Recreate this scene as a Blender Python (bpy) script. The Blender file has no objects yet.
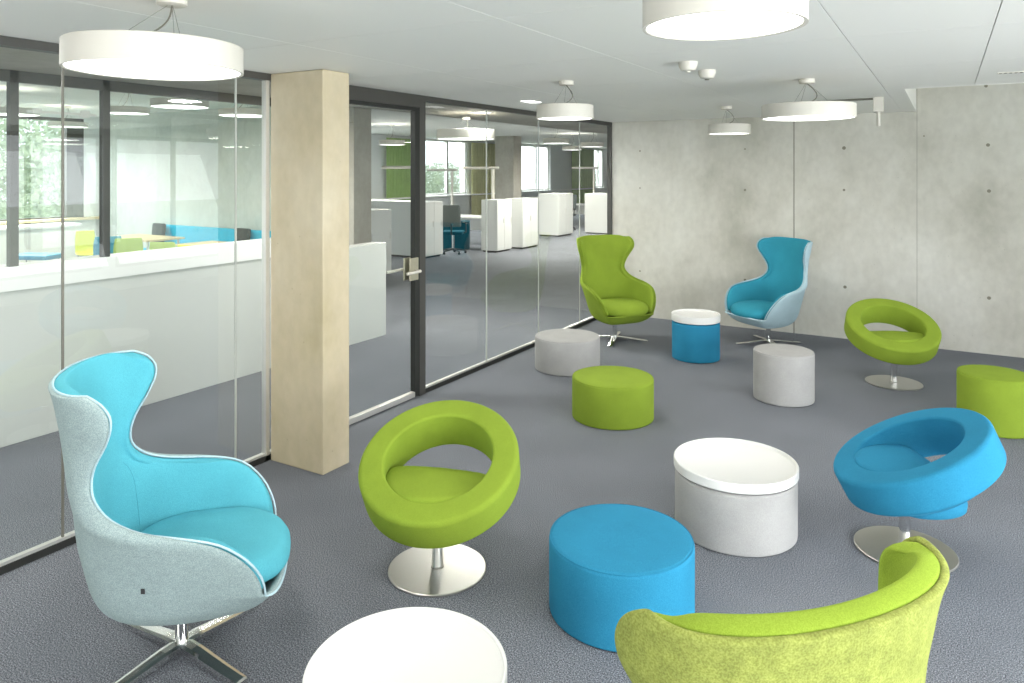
import bpy, bmesh, math, random
from mathutils import Vector, Matrix
random.seed(7)
PI = math.pi
sc = bpy.context.scene
col = sc.collection
R = math.radians

# ------------------------------------------------------------------ materials
def newmat(name):
    m = bpy.data.materials.new(name); m.use_nodes = True
    nt = m.node_tree; b = nt.nodes['Principled BSDF']
    return m, nt, b
def plain(name, c, rough=.5, metal=0, spec=.5, emit=None, es=0, coat=0, aniso=0):
    m, nt, b = newmat(name)
    b.inputs['Base Color'].default_value = (*c, 1); b.inputs['Roughness'].default_value = rough
    b.inputs['Metallic'].default_value = metal; b.inputs['Specular IOR Level'].default_value = spec
    b.inputs['Coat Weight'].default_value = coat
    # faint procedural variation so that no surface is dead flat
    n = nt.nodes.new('ShaderNodeTexNoise'); n.inputs['Scale'].default_value = 60
    t = nt.nodes.new('ShaderNodeTexCoord'); nt.links.new(t.outputs['Object'], n.inputs['Vector'])
    mr = nt.nodes.new('ShaderNodeMapRange'); mr.inputs['To Min'].default_value = max(0, rough-.04); mr.inputs['To Max'].default_value = rough+.04
    nt.links.new(n.outputs['Fac'], mr.inputs['Value']); nt.links.new(mr.outputs[0], b.inputs['Roughness'])
    if emit:
        b.inputs['Emission Color'].default_value = (*emit, 1); b.inputs['Emission Strength'].default_value = es
    return m
def fabric(name, c1, c2, scale=420, bump=.25, big=.06, mottled=0):
    m, nt, b = newmat(name); L = nt.links; N = nt.nodes
    t = N.new('ShaderNodeTexCoord')
    n = N.new('ShaderNodeTexNoise'); n.inputs['Scale'].default_value = scale; n.inputs['Detail'].default_value = 3
    L.new(t.outputs['Object'], n.inputs['Vector'])
    r = N.new('ShaderNodeValToRGB'); r.color_ramp.elements[0].position = .36; r.color_ramp.elements[1].position = .64
    r.color_ramp.elements[0].color = (*c1, 1); r.color_ramp.elements[1].color = (*c2, 1)
    L.new(n.outputs['Fac'], r.inputs['Fac'])
    n2 = N.new('ShaderNodeTexNoise'); n2.inputs['Scale'].default_value = 34 if mottled else 6
    n2.inputs['Detail'].default_value = 4
    L.new(t.outputs['Object'], n2.inputs['Vector'])
    h = N.new('ShaderNodeHueSaturation'); mr = N.new('ShaderNodeMapRange')
    a = mottled or big
    mr.inputs['From Min'].default_value = .3; mr.inputs['From Max'].default_value = .7
    mr.inputs['To Min'].default_value = 1-a; mr.inputs['To Max'].default_value = 1+a
    L.new(n2.outputs['Fac'], mr.inputs['Value']); L.new(mr.outputs[0], h.inputs['Value'])
    L.new(r.outputs['Color'], h.inputs['Color']); L.new(h.outputs['Color'], b.inputs['Base Color'])
    bp = N.new('ShaderNodeBump'); bp.inputs['Strength'].default_value = bump; bp.inputs['Distance'].default_value = .002
    L.new(n.outputs['Fac'], bp.inputs['Height']); L.new(bp.outputs[0], b.inputs['Normal'])
    b.inputs['Roughness'].default_value = .9; b.inputs['Specular IOR Level'].default_value = .15
    b.inputs['Sheen Weight'].default_value = .25; b.inputs['Sheen Roughness'].default_value = .5
    b.inputs['Sheen Tint'].default_value = (*c2, 1)
    return m
def srgb(h):
    h = h.lstrip('#'); v = [int(h[i:i+2], 16)/255 for i in (0, 2, 4)]
    return tuple(x/12.92 if x <= .04045 else ((x+.055)/1.055)**2.4 for x in v)

M = {}
M['lime'] = fabric('lime wool', srgb('#778c2c'), srgb('#889e38'))
M['lime_felt'] = fabric('mottled lime felt', srgb('#757c3a'), srgb('#8f9750'), scale=260, mottled=.16, bump=.4)
M['aqua'] = fabric('aqua wool', srgb('#4a9bac'), srgb('#5badbc'))
M['teal'] = fabric('teal wool', srgb('#2b8298'), srgb('#3993a9'))
M['blue'] = fabric('azure wool', srgb('#237698'), srgb('#3388ad'))
M['shell'] = fabric('blue grey melange felt', srgb('#7d8f90'), srgb('#a0afaf'), scale=300, bump=.35, mottled=.05)
M['shellblue'] = fabric('pale blue grey felt', srgb('#9fbac4'), srgb('#b9d0d8'), scale=300)
M['grey'] = fabric('light grey wool', srgb('#989796'), srgb('#abaaa9'), scale=380)
M['bench'] = fabric('bright bench wool', srgb('#2fa6c6'), srgb('#3fb8d6'))
M['darkblue'] = fabric('petrol fabric', srgb('#12414f'), srgb('#1b5566'))
M['charcoal'] = fabric('charcoal fabric', srgb('#2f3638'), srgb('#3f4749'))
M['meshgrey'] = fabric('grey mesh', srgb('#5f6764'), srgb('#737b78'))
M['curtain'] = fabric('green curtain cloth', srgb('#8aa760'), srgb('#98b56e'), scale=60)
M['olive'] = fabric('olive curtain cloth', srgb('#a9a878'), srgb('#b7b686'), scale=60)
M['white'] = plain('white lacquer', (.83, .83, .81), .38)
M['tray'] = plain('white satin tray', (.72, .715, .70), .42)
M['cabinet'] = plain('white laminate', (.76, .77, .75), .35)
M['gloss_white'] = plain('glossy white panel', (.60, .61, .585), .22)
M['dark_frame'] = plain('dark grey powder coat', srgb('#403f3c'), .45)
M['black_gap'] = plain('black rubber seal', srgb('#20211f'), .6)
M['alu'] = plain('pale aluminium', (.72, .71, .68), .35, .7)
M['lamp'] = plain('white lamp shade', (.58, .555, .50), .5)
M['ygreen'] = plain('yellow plastic', srgb('#c9d32a'), .4)
M['sage'] = plain('sage green plastic', srgb('#9bb55a'), .4)
M['bluepl'] = plain('blue plastic', srgb('#3a8fae'), .4)
M['wood'] = plain('pale oak', srgb('#c8b68c'), .5)
M['desk'] = plain('white desk top', (.8, .8, .78), .4)
M['black'] = plain('black plastic', (.02, .02, .022), .5)
M['steel_hinge'] = plain('satin nickel', srgb('#b7b19d'), .35, .6)
M['bark'] = plain('bark', srgb('#5b5244'), .9)
M['cable'] = plain('grey cable', srgb('#6d6b62'), .5)
M['joint_grey'] = plain('translucent grey joint', srgb('#a9aca6'), .5)
M['glow'] = plain('lit diffuser', (1, 1, 1), .5, emit=(1, .985, .95), es=2.6)
def chrome(name, c, rough, brushed=0):
    m, nt, b = newmat(name)
    b.inputs['Base Color'].default_value = (*c, 1); b.inputs['Metallic'].default_value = 1
    N = nt.nodes; L = nt.links
    t = N.new('ShaderNodeTexCoord'); n = N.new('ShaderNodeTexNoise'); n.inputs['Scale'].default_value = 90
    n.inputs['Detail'].default_value = 4
    L.new(t.outputs['Object'], n.inputs['Vector']); mr = N.new('ShaderNodeMapRange')
    mr.inputs['To Min'].default_value = rough*.8; mr.inputs['To Max'].default_value = rough*1.2
    L.new(n.outputs['Fac'], mr.inputs['Value']); L.new(mr.outputs[0], b.inputs['Roughness'])
    return m
M['chrome'] = chrome('polished chrome', (.78, .78, .77), .1)
M['brushed'] = chrome('brushed steel', (.5, .49, .465), .36)

def mat_carpet():
    m, nt, b = newmat('flecked blue grey carpet'); N = nt.nodes; L = nt.links
    t = N.new('ShaderNodeTexCoord')
    n = N.new('ShaderNodeTexNoise'); n.inputs['Scale'].default_value = 190; n.inputs['Detail'].default_value = 5
    n.inputs['Roughness'].default_value = .75
    L.new(t.outputs['Object'], n.inputs['Vector'])
    r = N.new('ShaderNodeValToRGB'); e = r.color_ramp.elements
    e[0].position = .42; e[0].color = (*srgb('#3b3d42'), 1); e[1].position = .62; e[1].color = (*srgb('#aaaeb6'), 1)
    k = e.new(.5); k.color = (*srgb('#6e7178'), 1)
    L.new(n.outputs['Fac'], r.inputs['Fac'])
    n2 = N.new('ShaderNodeTexNoise'); n2.inputs['Scale'].default_value = 1.7; n2.inputs['Detail'].default_value = 3
    L.new(t.outputs['Object'], n2.inputs['Vector'])
    mr = N.new('ShaderNodeMapRange'); mr.inputs['From Min'].default_value = .3; mr.inputs['From Max'].default_value = .7
    mr.inputs['To Min'].default_value = .92; mr.inputs['To Max'].default_value = 1.08
    L.new(n2.outputs['Fac'], mr.inputs['Value'])
    h = N.new('ShaderNodeHueSaturation'); L.new(mr.outputs[0], h.inputs['Value']); L.new(r.outputs['Color'], h.inputs['Color'])
    L.new(h.outputs['Color'], b.inputs['Base Color'])
    bp = N.new('ShaderNodeBump'); bp.inputs['Strength'].default_value = .25; bp.inputs['Distance'].default_value = .003
    L.new(n.outputs['Fac'], bp.inputs['Height']); L.new(bp.outputs[0], b.inputs['Normal'])
    b.inputs['Roughness'].default_value = .95; b.inputs['Specular IOR Level'].default_value = .1
    return m
M['carpet'] = mat_carpet()
def mat_concrete(name, c1, c2, c3, scale=.9):
    m, nt, b = newmat(name); N = nt.nodes; L = nt.links
    t = N.new('ShaderNodeTexCoord')
    mp = N.new('ShaderNodeMapping'); mp.inputs['Scale'].default_value = (1, 1, .7)
    L.new(t.outputs['Object'], mp.inputs['Vector'])
    n = N.new('ShaderNodeTexNoise'); n.inputs['Scale'].default_value = scale; n.inputs['Detail'].default_value = 8
    n.inputs['Roughness'].default_value = .62
    L.new(mp.outputs[0], n.inputs['Vector'])
    r = N.new('ShaderNodeValToRGB'); e = r.color_ramp.elements
    e[0].position = .3; e[0].color = (*c1, 1); e[1].position = .7; e[1].color = (*c3, 1)
    k = e.new(.5); k.color = (*c2, 1); L.new(n.outputs['Fac'], r.inputs['Fac'])
    n2 = N.new('ShaderNodeTexNoise'); n2.inputs['Scale'].default_value = 14; n2.inputs['Detail'].default_value = 6
    L.new(mp.outputs[0], n2.inputs['Vector'])
    mr = N.new('ShaderNodeMapRange'); mr.inputs['From Min'].default_value = .3; mr.inputs['From Max'].default_value = .7
    mr.inputs['To Min'].default_value = .95; mr.inputs['To Max'].default_value = 1.05; L.new(n2.outputs['Fac'], mr.inputs['Value'])
    # small air pores
    v = N.new('ShaderNodeTexVoronoi'); v.inputs['Scale'].default_value = 9; L.new(t.outputs['Object'], v.inputs['Vector'])
    mv = N.new('ShaderNodeMapRange'); mv.inputs['From Min'].default_value = .03; mv.inputs['From Max'].default_value = .06
    mv.inputs['To Min'].default_value = .8; L.new(v.outputs['Distance'], mv.inputs['Value'])
    mm = N.new('ShaderNodeMath'); mm.operation = 'MULTIPLY'; L.new(mr.outputs[0], mm.inputs[0]); L.new(mv.outputs[0], mm.inputs[1])
    h = N.new('ShaderNodeHueSaturation'); L.new(mm.outputs[0], h.inputs['Value']); L.new(r.outputs['Color'], h.inputs['Color'])
    L.new(h.outputs['Color'], b.inputs['Base Color'])
    bp = N.new('ShaderNodeBump'); bp.inputs['Strength'].default_value = .12; bp.inputs['Distance'].default_value = .01
    L.new(n2.outputs['Fac'], bp.inputs['Height']); L.new(bp.outputs[0], b.inputs['Normal'])
    b.inputs['Roughness'].default_value = .75; b.inputs['Specular IOR Level'].default_value = .25
    return m
M['concrete'] = mat_concrete('fair faced concrete', srgb('#a9a79c'), srgb('#c1bfb6'), srgb('#cecdc6'), 1.1)
M['column'] = mat_concrete('warm fair faced concrete', srgb('#ada184'), srgb('#b8ac93'), srgb('#c2b8a2'), 1.6)
M['pale_conc'] = mat_concrete('pale meeting room concrete', srgb('#aeb4af'), srgb('#bac0bb'), srgb('#c4cac5'), 1.)
M['brown_conc'] = mat_concrete('dim concrete', srgb('#9a968a'), srgb('#a7a39a'), srgb('#b4b0a6'), 1.2)
M['ceiling'] = plain('painted metal ceiling panel', (.79, .785, .755), .5)
M['office_ceiling'] = plain('plain office ceiling', (.78, .79, .75), .7)
M['plaster'] = plain('pale plaster', (.72, .745, .735), .7)
M['groove'] = plain('shadow gap', srgb('#bebcb3'), .8)
M['tiehole'] = plain('dark tie hole', srgb('#7d7a6d'), .9)
M['joint'] = plain('dark joint', srgb('#85837a'), .9)

def mat_glass(name, tint=(.93, .965, .95), k=1.7):
    m = bpy.data.materials.new(name); m.use_nodes = True; nt = m.node_tree; N = nt.nodes; L = nt.links; N.clear()
    out = N.new('ShaderNodeOutputMaterial'); mix = N.new('ShaderNodeMixShader')
    tr = N.new('ShaderNodeBsdfTransparent'); tr.inputs['Color'].default_value = (*tint, 1)
    gl = N.new('ShaderNodeBsdfGlossy'); gl.inputs['Roughness'].default_value = .012; gl.inputs['Color'].default_value = (.95, .97, .96, 1)
    g = N.new('ShaderNodeNewGeometry'); dp = N.new('ShaderNodeVectorMath'); dp.operation = 'DOT_PRODUCT'
    L.new(g.outputs['Incoming'], dp.inputs[0]); L.new(g.outputs['Normal'], dp.inputs[1])
    ab = N.new('ShaderNodeMath'); ab.operation = 'ABSOLUTE'; L.new(dp.outputs['Value'], ab.inputs[0])
    s = N.new('ShaderNodeMath'); s.operation = 'SUBTRACT'; s.inputs[0].default_value = 1; L.new(ab.outputs[0], s.inputs[1])
    p = N.new('ShaderNodeMath'); p.operation = 'POWER'; L.new(s.outputs[0], p.inputs[0]); p.inputs[1].default_value = 5
    ma = N.new('ShaderNodeMath'); ma.operation = 'MULTIPLY_ADD'; L.new(p.outputs[0], ma.inputs[0])
    ma.inputs[1].default_value = .9; ma.inputs[2].default_value = .045*k; ma.use_clamp = True
    L.new(ma.outputs[0], mix.inputs['Fac']); L.new(tr.outputs[0], mix.inputs[1]); L.new(gl.outputs[0], mix.inputs[2])
    L.new(mix.outputs[0], out.inputs['Surface'])
    return m
M['glass'] = mat_glass('clear partition glass')
M['win_glass'] = mat_glass('window glass', (.96, .98, .97), 1)
def mat_leaf():
    m, nt, b = newmat('pale leaves'); N = nt.nodes; L = nt.links
    t = N.new('ShaderNodeTexCoord'); n = N.new('ShaderNodeTexNoise'); n.inputs['Scale'].default_value = .9
    L.new(t.outputs['Object'], n.inputs['Vector'])
    r = N.new('ShaderNodeValToRGB'); r.color_ramp.elements[0].color = (*srgb('#a3b09c'), 1); r.color_ramp.elements[1].color = (*srgb('#ccd6bd'), 1)
    r.color_ramp.elements[0].position = .35; r.color_ramp.elements[1].position = .65
    L.new(n.outputs['Fac'], r.inputs['Fac']); L.new(r.outputs['Color'], b.inputs['Base Color']); b.inputs['Roughness'].default_value = .8
    return m
M['leaf'] = mat_leaf()
M['lawn'] = fabric('distant grass', srgb('#7f8f68'), srgb('#9aa884'), scale=2)

# ------------------------------------------------------------------ mesh helpers
class MB:
    def __init__(s): s.v = []; s.f = []; s.m = []
    def add(s, vs, fs, mi=0):
        o = len(s.v); s.v += [tuple(v) for v in vs]; s.f += [tuple(i+o for i in f) for f in fs]; s.m += [mi]*len(fs); return s
    def box(s, x0, x1, y0, y1, z0, z1, mi=0):
        v = [(x, y, z) for z in (z0, z1) for y in (y0, y1) for x in (x0, x1)]
        return s.add(v, [(0, 2, 3, 1), (4, 5, 7, 6), (0, 1, 5, 4), (1, 3, 7, 5), (3, 2, 6, 7), (2, 0, 4, 6)], mi)
    def lathe(s, prof, n=64, c=(0, 0, 0), mi=0, cap0=True, cap1=True):
        vs = []; fs = []
        for r, z in prof:
            for i in range(n):
                a = 2*PI*i/n; vs.append((c[0]+r*math.cos(a), c[1]+r*math.sin(a), c[2]+z))
        for j in range(len(prof)-1):
            for i in range(n):
                k = (i+1) % n; fs.append((j*n+i, j*n+k, (j+1)*n+k, (j+1)*n+i))
        if cap0: fs.append(tuple(reversed(range(n))))
        if cap1: fs.append(tuple((len(prof)-1)*n+i for i in range(n)))
        return s.add(vs, fs, mi)
    def tube(s, pts, r, n=10, mi=0, closed=False):
        pts = [Vector(p) for p in pts]; vs = []; fs = []; N = len(pts); up = Vector((0, 0, 1)); prev = None
        for i, p in enumerate(pts):
            a = pts[(i-1) % N] if closed or i else p; b = pts[(i+1) % N] if closed or i < N-1 else p
            t = (b-a).normalized()
            u = (prev-t*prev.dot(t)) if prev else t.cross(up if abs(t.z) < .95 else Vector((1, 0, 0)))
            u.normalize(); prev = u; w = t.cross(u)
            rr = r[i] if isinstance(r, (list, tuple)) else r
            for k in range(n):
                q = 2*PI*k/n; vs.append(p+rr*(math.cos(q)*u+math.sin(q)*w))
        for i in range(N if closed else N-1):
            j = (i+1) % N
            for k in range(n):
                l = (k+1) % n; fs.append((i*n+k, i*n+l, j*n+l, j*n+k))
        if not closed: fs += [tuple(reversed(range(n))), tuple((N-1)*n+k for k in range(n))]
        return s.add(vs, fs, mi)
    def build(s, name, mats, parent=None, smooth=False, bevel=0, bseg=2, angle=40, loc=None, sub=0, solid=None):
        me = bpy.data.meshes.new(name); me.from_pydata(s.v, [], s.f)
        if not isinstance(mats, (list, tuple)): mats = [mats]
        for m in mats: me.materials.append(m)
        for p, mi in zip(me.polygons, s.m): p.material_index = mi
        bm = bmesh.new(); bm.from_mesh(me)
        if bevel:
            es = [e for e in bm.edges if len(e.link_faces) == 2 and e.calc_face_angle(0) > R(30)]
            bmesh.ops.bevel(bm, geom=es, offset=bevel, segments=bseg, profile=.5, affect='EDGES', clamp_overlap=True)
        bm.to_mesh(me); bm.free()
        o = bpy.data.objects.new(name, me); col.objects.link(o)
        if solid or sub:
            if solid:
                md = o.modifiers.new('thick', 'SOLIDIFY'); md.thickness = solid[0]; md.offset = solid[1]; md.use_even_offset = False
            if sub:
                md = o.modifiers.new('sub', 'SUBSURF'); md.levels = sub; md.render_levels = sub
            dg = bpy.context.evaluated_depsgraph_get(); dg.update()
            nm = bpy.data.meshes.new_from_object(o.evaluated_get(dg)); o.modifiers.clear(); o.data = nm; nm.name = name; me = nm
        if smooth:
            for p in me.polygons: p.use_smooth = True
            if not sub: me.set_sharp_from_angle(angle=R(angle))
        if loc: o.location = loc
        if parent: o.parent = parent
        return o
def tag(o, label=None, cat=None, group=None, kind=None):
    if label: o['label'] = label
    if cat: o['category'] = cat
    if group: o['group'] = group
    if kind: o['kind'] = kind
    return o
def empty(name, loc=(0, 0, 0), rz=0):
    o = bpy.data.objects.new(name, None); col.objects.link(o); o.location = loc; o.rotation_euler = (0, 0, rz)
    o.empty_display_size = .1; return o
def struct(name, mb, mats, parent=None, **k):
    o = mb.build(name, mats, parent, **k)
    if not parent: o['kind'] = 'structure'
    return o
def children(o): return [c for c in bpy.data.objects if c.parent == o]
def dup(o, loc=None, rz=None, parent=None, mats=None):
    c = o.copy(); col.objects.link(c); c.parent = parent
    if loc is not None: c.location = loc
    if rz is not None: c.rotation_euler = (0, 0, rz)
    if mats and o.data:
        if any(m in mats for m in o.data.materials[:]):
            c.data = o.data.copy()
            for i, m in enumerate(c.data.materials):
                if m in mats: c.data.materials[i] = mats[m]
    for ch in children(o): dup(ch, parent=c, mats=mats)
    return c

# ------------------------------------------------------------------ camera
TH = math.atan((946-512)/730.)
F2 = Vector((-math.sin(TH), math.cos(TH))); R2 = Vector((math.cos(TH), math.sin(TH)))
HC = 1.9
cam = bpy.data.cameras.new('camera'); co = bpy.data.objects.new('camera', cam); col.objects.link(co)
co.location = (0, 0, HC); co.rotation_euler = (PI/2, 0, TH)
cam.sensor_width = 36; cam.lens = 36*730/1024.; cam.shift_y = -(341.5-170)/1024.
cam.clip_start = .05; cam.clip_end = 300
sc.camera = co
def at(px, D):                                   # place on the ground plan: photo column and distance
    q = D*F2+(px-512)/730.*D*R2; return q.x, q.y

# ------------------------------------------------------------------ room constants
ZC = 2.53; XL = -3.83; YB = 8.99; XR = 3.6; YF = -2.6; XP = -5.54; XO = -15.0; ZO = 3.0; YE = 36.0; YW = 8.6

# floor
struct('floor', MB().box(XO, XR, YF, YB, -.12, 0).box(XO, XL+.3, YB, YE, -.12, 0), M['carpet'])
# lounge ceiling with recess at the back right, panel joints
c = MB()
xs = [-5.5, XL, -2.8, -1.6, -.41, .18, 1.38, 2.58, XR]
ys = [YF, -1.03, .17, 1.37, 2.57, 3.775, 4.975, 6.18, 6.42, 7.4, YB]
g = .002
for i in range(len(xs)-1):
    for j in range(len(ys)-1):
        if xs[i] >= -.42 and ys[j] >= 6.4: continue
        if i == 0: continue
        c.box(xs[i]+g, xs[i+1]-g, ys[j]+g, ys[j+1]-g, ZC, ZC+.03)
c.box(-.41, -.28, 6.42, YB, ZC, ZC+.03)
c.box(XL, XR, YF, 6.42, ZC+.02, ZC+.05, 1); c.box(XL, -.28, 6.42, YB, ZC+.02, ZC+.05, 1)
struct('ceiling', c, [M['ceiling'], M['groove']])
c = MB().box(-.29, XR, 6.3, YB+.1, 3.12, 3.2)
c.box(-.31, -.276, 6.42, YB, ZC-.001, 3.12); c.box(-.276, XR, 6.40, 6.425, ZC-.002, 3.12)
struct('ceiling_recess', c, M['ceiling'])
struct('ceiling_corridor', MB().box(XP-.06, XL, YF, 26, ZC+.06, ZC+.14), M['brown_conc'])
struct('ceiling_office', MB().box(XO, XP-.05, YF, YE, ZO, ZO+.1).box(XP-.05, XL+.3, 26, YE, ZO, ZO+.1), M['office_ceiling'])
struct('trim_1', MB().box(XP-.06, XP, YF, 26, ZC+.06, ZO), M['office_ceiling'])

# back wall with formwork joints and tie holes
w = MB().box(XL-.02, XR, YB, YB+.25, 0, 3.2)
def wallx(px):
    r = (px-512)/730.; d = F2+r*R2; return d.x/d.y*YB, YB/d.y
for px, wd in ((794, .012), (917, .004)):
    x, D = wallx(px); w.box(x-wd/2, x+wd/2, YB-.002, YB+.01, 0, 3.1 if px > 900 else ZC, 1)
for px, py, rr in ((640, 151, .011), (640, 188, .010), (640, 271, .011), (702, 176, .004), (745, 149, .010), (745, 190, .014), (745, 280, .016),
                   (844, 148, .020), (844, 190, .014), (845, 287, .018), (988, 145, .018), (989, 191, .018), (989, 298, .018), (986, 86, .016),
                   (924, 136, .008)):
    x, D = wallx(px); z = HC-(py-170)/730.*D
    n = 14; vs = [(x+rr*math.cos(2*PI*k/n), YB-.0015, z+rr*math.sin(2*PI*k/n)) for k in range(n)]
    w.add(vs, [tuple(range(n))], 2)
struct('wall_back', w, [M['concrete'], M['joint'], M['tiehole']])
# front wall behind the camera
struct('wall_front', MB().box(XO, XR, YF-.25, YF, 0, ZO), M['plaster'])
# right wall: window wall
w = MB().box(XR, XR+.2, YF, YB, 0, .35).box(XR, XR+.2, YF, YB, 2.45, 3.2)
ywin = [-2.6, -.3, 2.0, 4.3, 6.6, 8.9]
for y in ywin: w.box(XR, XR+.2, y-.08, y+.1, .35, 2.45)
struct('wall_right', w, M['plaster'])
for k in range(5):
    y0, y1 = ywin[k]+.1, ywin[k+1]-.08
    f = MB()
    for a, b_, z0, z1 in ((y0, y1, .35, .41), (y0, y1, 2.39, 2.45), (y0, y0+.06, .41, 2.39), (y1-.06, y1, .41, 2.39), ((y0+y1)/2-.03, (y0+y1)/2+.03, .41, 2.39)):
        f.box(XR+.06, XR+.12, a, b_, z0, z1)
    wr = struct('window_%d' % (k+20), f, M['dark_frame'])
    struct('pane', MB().add([(XR+.09, y0, .38), (XR+.09, y1, .38), (XR+.09, y1, 2.42), (XR+.09, y0, 2.42)], [(0, 1, 2, 3)]), M['win_glass'], wr)

# concrete column
w = MB().box(-3.80, -3.33, 3.30, 3.535, 0, ZC-.002)
cn = w.build('concrete_column', M['column'], bevel=.006)
cn['kind'] = 'structure'
for px, py, r_ in ((310, 125, .006), (309, 99, .004), (345-8, 163, .007)): pass

# glass partition between lounge and corridor
def pane(name, y0, y1, z0, z1, x, mat, parent=None):
    return struct(name, MB().add([(x, y0, z0), (x, y1, z0), (x, y1, z1), (x, y0, z1)], [(0, 1, 2, 3)]), mat, parent)
HB = ZC-.045
segs = [(-2.6, -.1), (-.1, .95), (.95, 2.007), (2.007, 3.05), (3.05, 3.53)]
segs2 = [(4.955, 5.958), (5.958, 7.008), (7.008, 8.05), (8.05, YB)]
n = 1
for (a, b_) in segs+segs2:
    w = MB()
    w.box(XL-.03, XL+.03, a, b_, HB, ZC, 0)                        # head rail
    w.box(XL-.025, XL+.02, a, b_, 0, .035, 1)                      # sill rail
    w.box(XL-.02, XL+.012, a, b_, .035, .05, 2)
    e = empty('window_%d' % n, (0, 0, 0)); e['kind'] = 'structure'
    struct('frame', w, [M['dark_frame'], M['black_gap'], M['alu']], e)
    pane('pane', a+.002, b_-.002, .05, HB, XL, M['glass'], e)
    if b_ not in (3.53, YB):
        struct('glass_joint', MB().box(XL-.005, XL+.005, b_-.005, b_+.005, .05, HB), M['joint_grey'] if n != 3 else M['cable'], e)
    n += 1
# end mullion by the back wall
struct('trim_2', MB().box(XL-.03, XL+.03, YB-.03, YB, 0, HB), M['dark_frame'])
struct('trim_3', MB().box(XL-.02, XL+.02, 3.27, 3.30, 0, HB), M['alu'])
# door
e = empty('door_1', (0, 0, 0)); e['kind'] = 'structure'
fr = MB().box(XL-.03, XL+.03, 4.875, 4.955, 0, ZC).box(XL-.03, XL+.03, 3.535, 3.6, 0, ZC).box(XL-.03, XL+.03, 3.6, 4.875, ZC-.105, ZC)
struct('door_frame', fr, M['dark_frame'], e)
lf = MB().box(XL-.02, XL+.028, 4.815, 4.873, .01, ZC-.107).box(XL-.02, XL+.035, 3.6, 3.64, .01, ZC-.107).box(XL-.02, XL+.035, 3.64, 4.815, ZC-.135, ZC-.107)
struct('leaf_frame', lf, M['black_gap'], e)
struct('bottom_rail', MB().box(XL-.015, XL+.03, 3.64, 4.815, .008, .052), M['alu'], e, bevel=.004)
pane('pane', 3.64, 4.815, .052, ZC-.135, XL+.005, M['glass'], e)
hd = MB().box(XL+.028, XL+.042, 4.735, 4.845, .985, 1.17).box(XL-.035, XL-.022, 4.735, 4.845, .985, 1.17)
h_ = struct('door_handle', hd, M['steel_hinge'], e, bevel=.004)
lv = MB().tube([(XL+.045, 4.80, 1.065), (XL+.095, 4.80, 1.065), (XL+.105, 4.79, 1.065), (XL+.105, 4.62, 1.062)], .012, 10)
lv.tube([(XL-.03, 4.80, 1.065), (XL-.085, 4.80, 1.065), (XL-.095, 4.79, 1.065), (XL-.095, 4.60, 1.062)], .012, 10)
struct('lever', lv, M['lamp'], h_, smooth=True)

# second partition: white base, sill band and glazing in dark frames
YP1 = 5.62
base = MB().box(XP-.19, XP-.015, YF, 6.5, 0.0, 1.063)
tag(base.build('low_cabinet', M['gloss_white'], bevel=.003), 'long low white cabinet wall running along the far side of the corridor', 'cabinet')
struct('trim_4', MB().box(XP-.19, XP, YF, YP1, 1.064, 1.232), M['white'], bevel=.003)
posts = [-1.2, .3, 1.55, 2.555, 3.2, YP1-.06]
f = MB()
for y in posts: f.box(XP-.05, XP, y, y+.055, 1.232, ZC+.06)
f.box(XP-.05, XP, YF, YP1, ZC-.02, ZC+.06)
e = struct('window_10', f, M['dark_frame'])
pane('pane', YF, YP1, 1.232, ZC-.015, XP-.03, M['glass'], e)
# sash closer bar in the framed bay
struct('closer', MB().box(XP-.005, XP+.012, 2.66, 3.14, 2.305, 2.322).box(XP-.005, XP+.02, 2.7, 2.75, 2.3, 2.335).box(XP-.005, XP+.02, 3.03, 3.09, 2.29, 2.34), M['alu'], e)

for y_, lab in ((-.5, 'added round fill light over the corridor behind the camera'), (1.4, 'added round fill light over the corridor left of the frame'), (4.5, 'added round fill light over the corridor behind the concrete column'), (7.3, 'added round fill light over the corridor opposite the glass panes')):  # lamps added to brighten the corridor, which has none of its own
    o = MB().lathe([(.11, -.004), (.001, -.004)], 40, cap0=False, cap1=False).lathe([(.125, 0), (.125, -.008), (.11, -.008), (.11, .004)], 40, cap0=False, cap1=False, mi=1).build('ceiling_light', [M['glow'], M['lamp']])
    o.location = (-4.75, y_, ZC+.06); tag(o, lab, 'ceiling light')
    l = bpy.data.lights.new('lamp_light', 'AREA'); l.shape = 'DISK'; l.size = .3; l.energy = 28; l.color = (1, .98, .94)
    lo = bpy.data.objects.new('lamp_light', l); col.objects.link(lo); lo.location = (-4.75, y_, ZC+.04)
# meeting room end wall + brown column at its end
struct('wall_meeting', MB().box(XO, -8.12, YW, YW+.2, 0, ZO), M['pale_conc'])
struct('column_office', MB().box(-8.12, -7.87, YW-.15, YW+.25, 0, ZO), M['brown_conc'])
struct('column_far', MB().box(-12.65, -11.95, 20.2, 20.7, 0, ZO), M['brown_conc'])
struct('wall_end', MB().box(XO, XL+.3, YE, YE+.2, 0, ZO), M['plaster'])
struct('wall_corridor', MB().box(XL+.1, XL+.3, YB+.25, YE, 0, ZO), M['plaster'])
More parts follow.
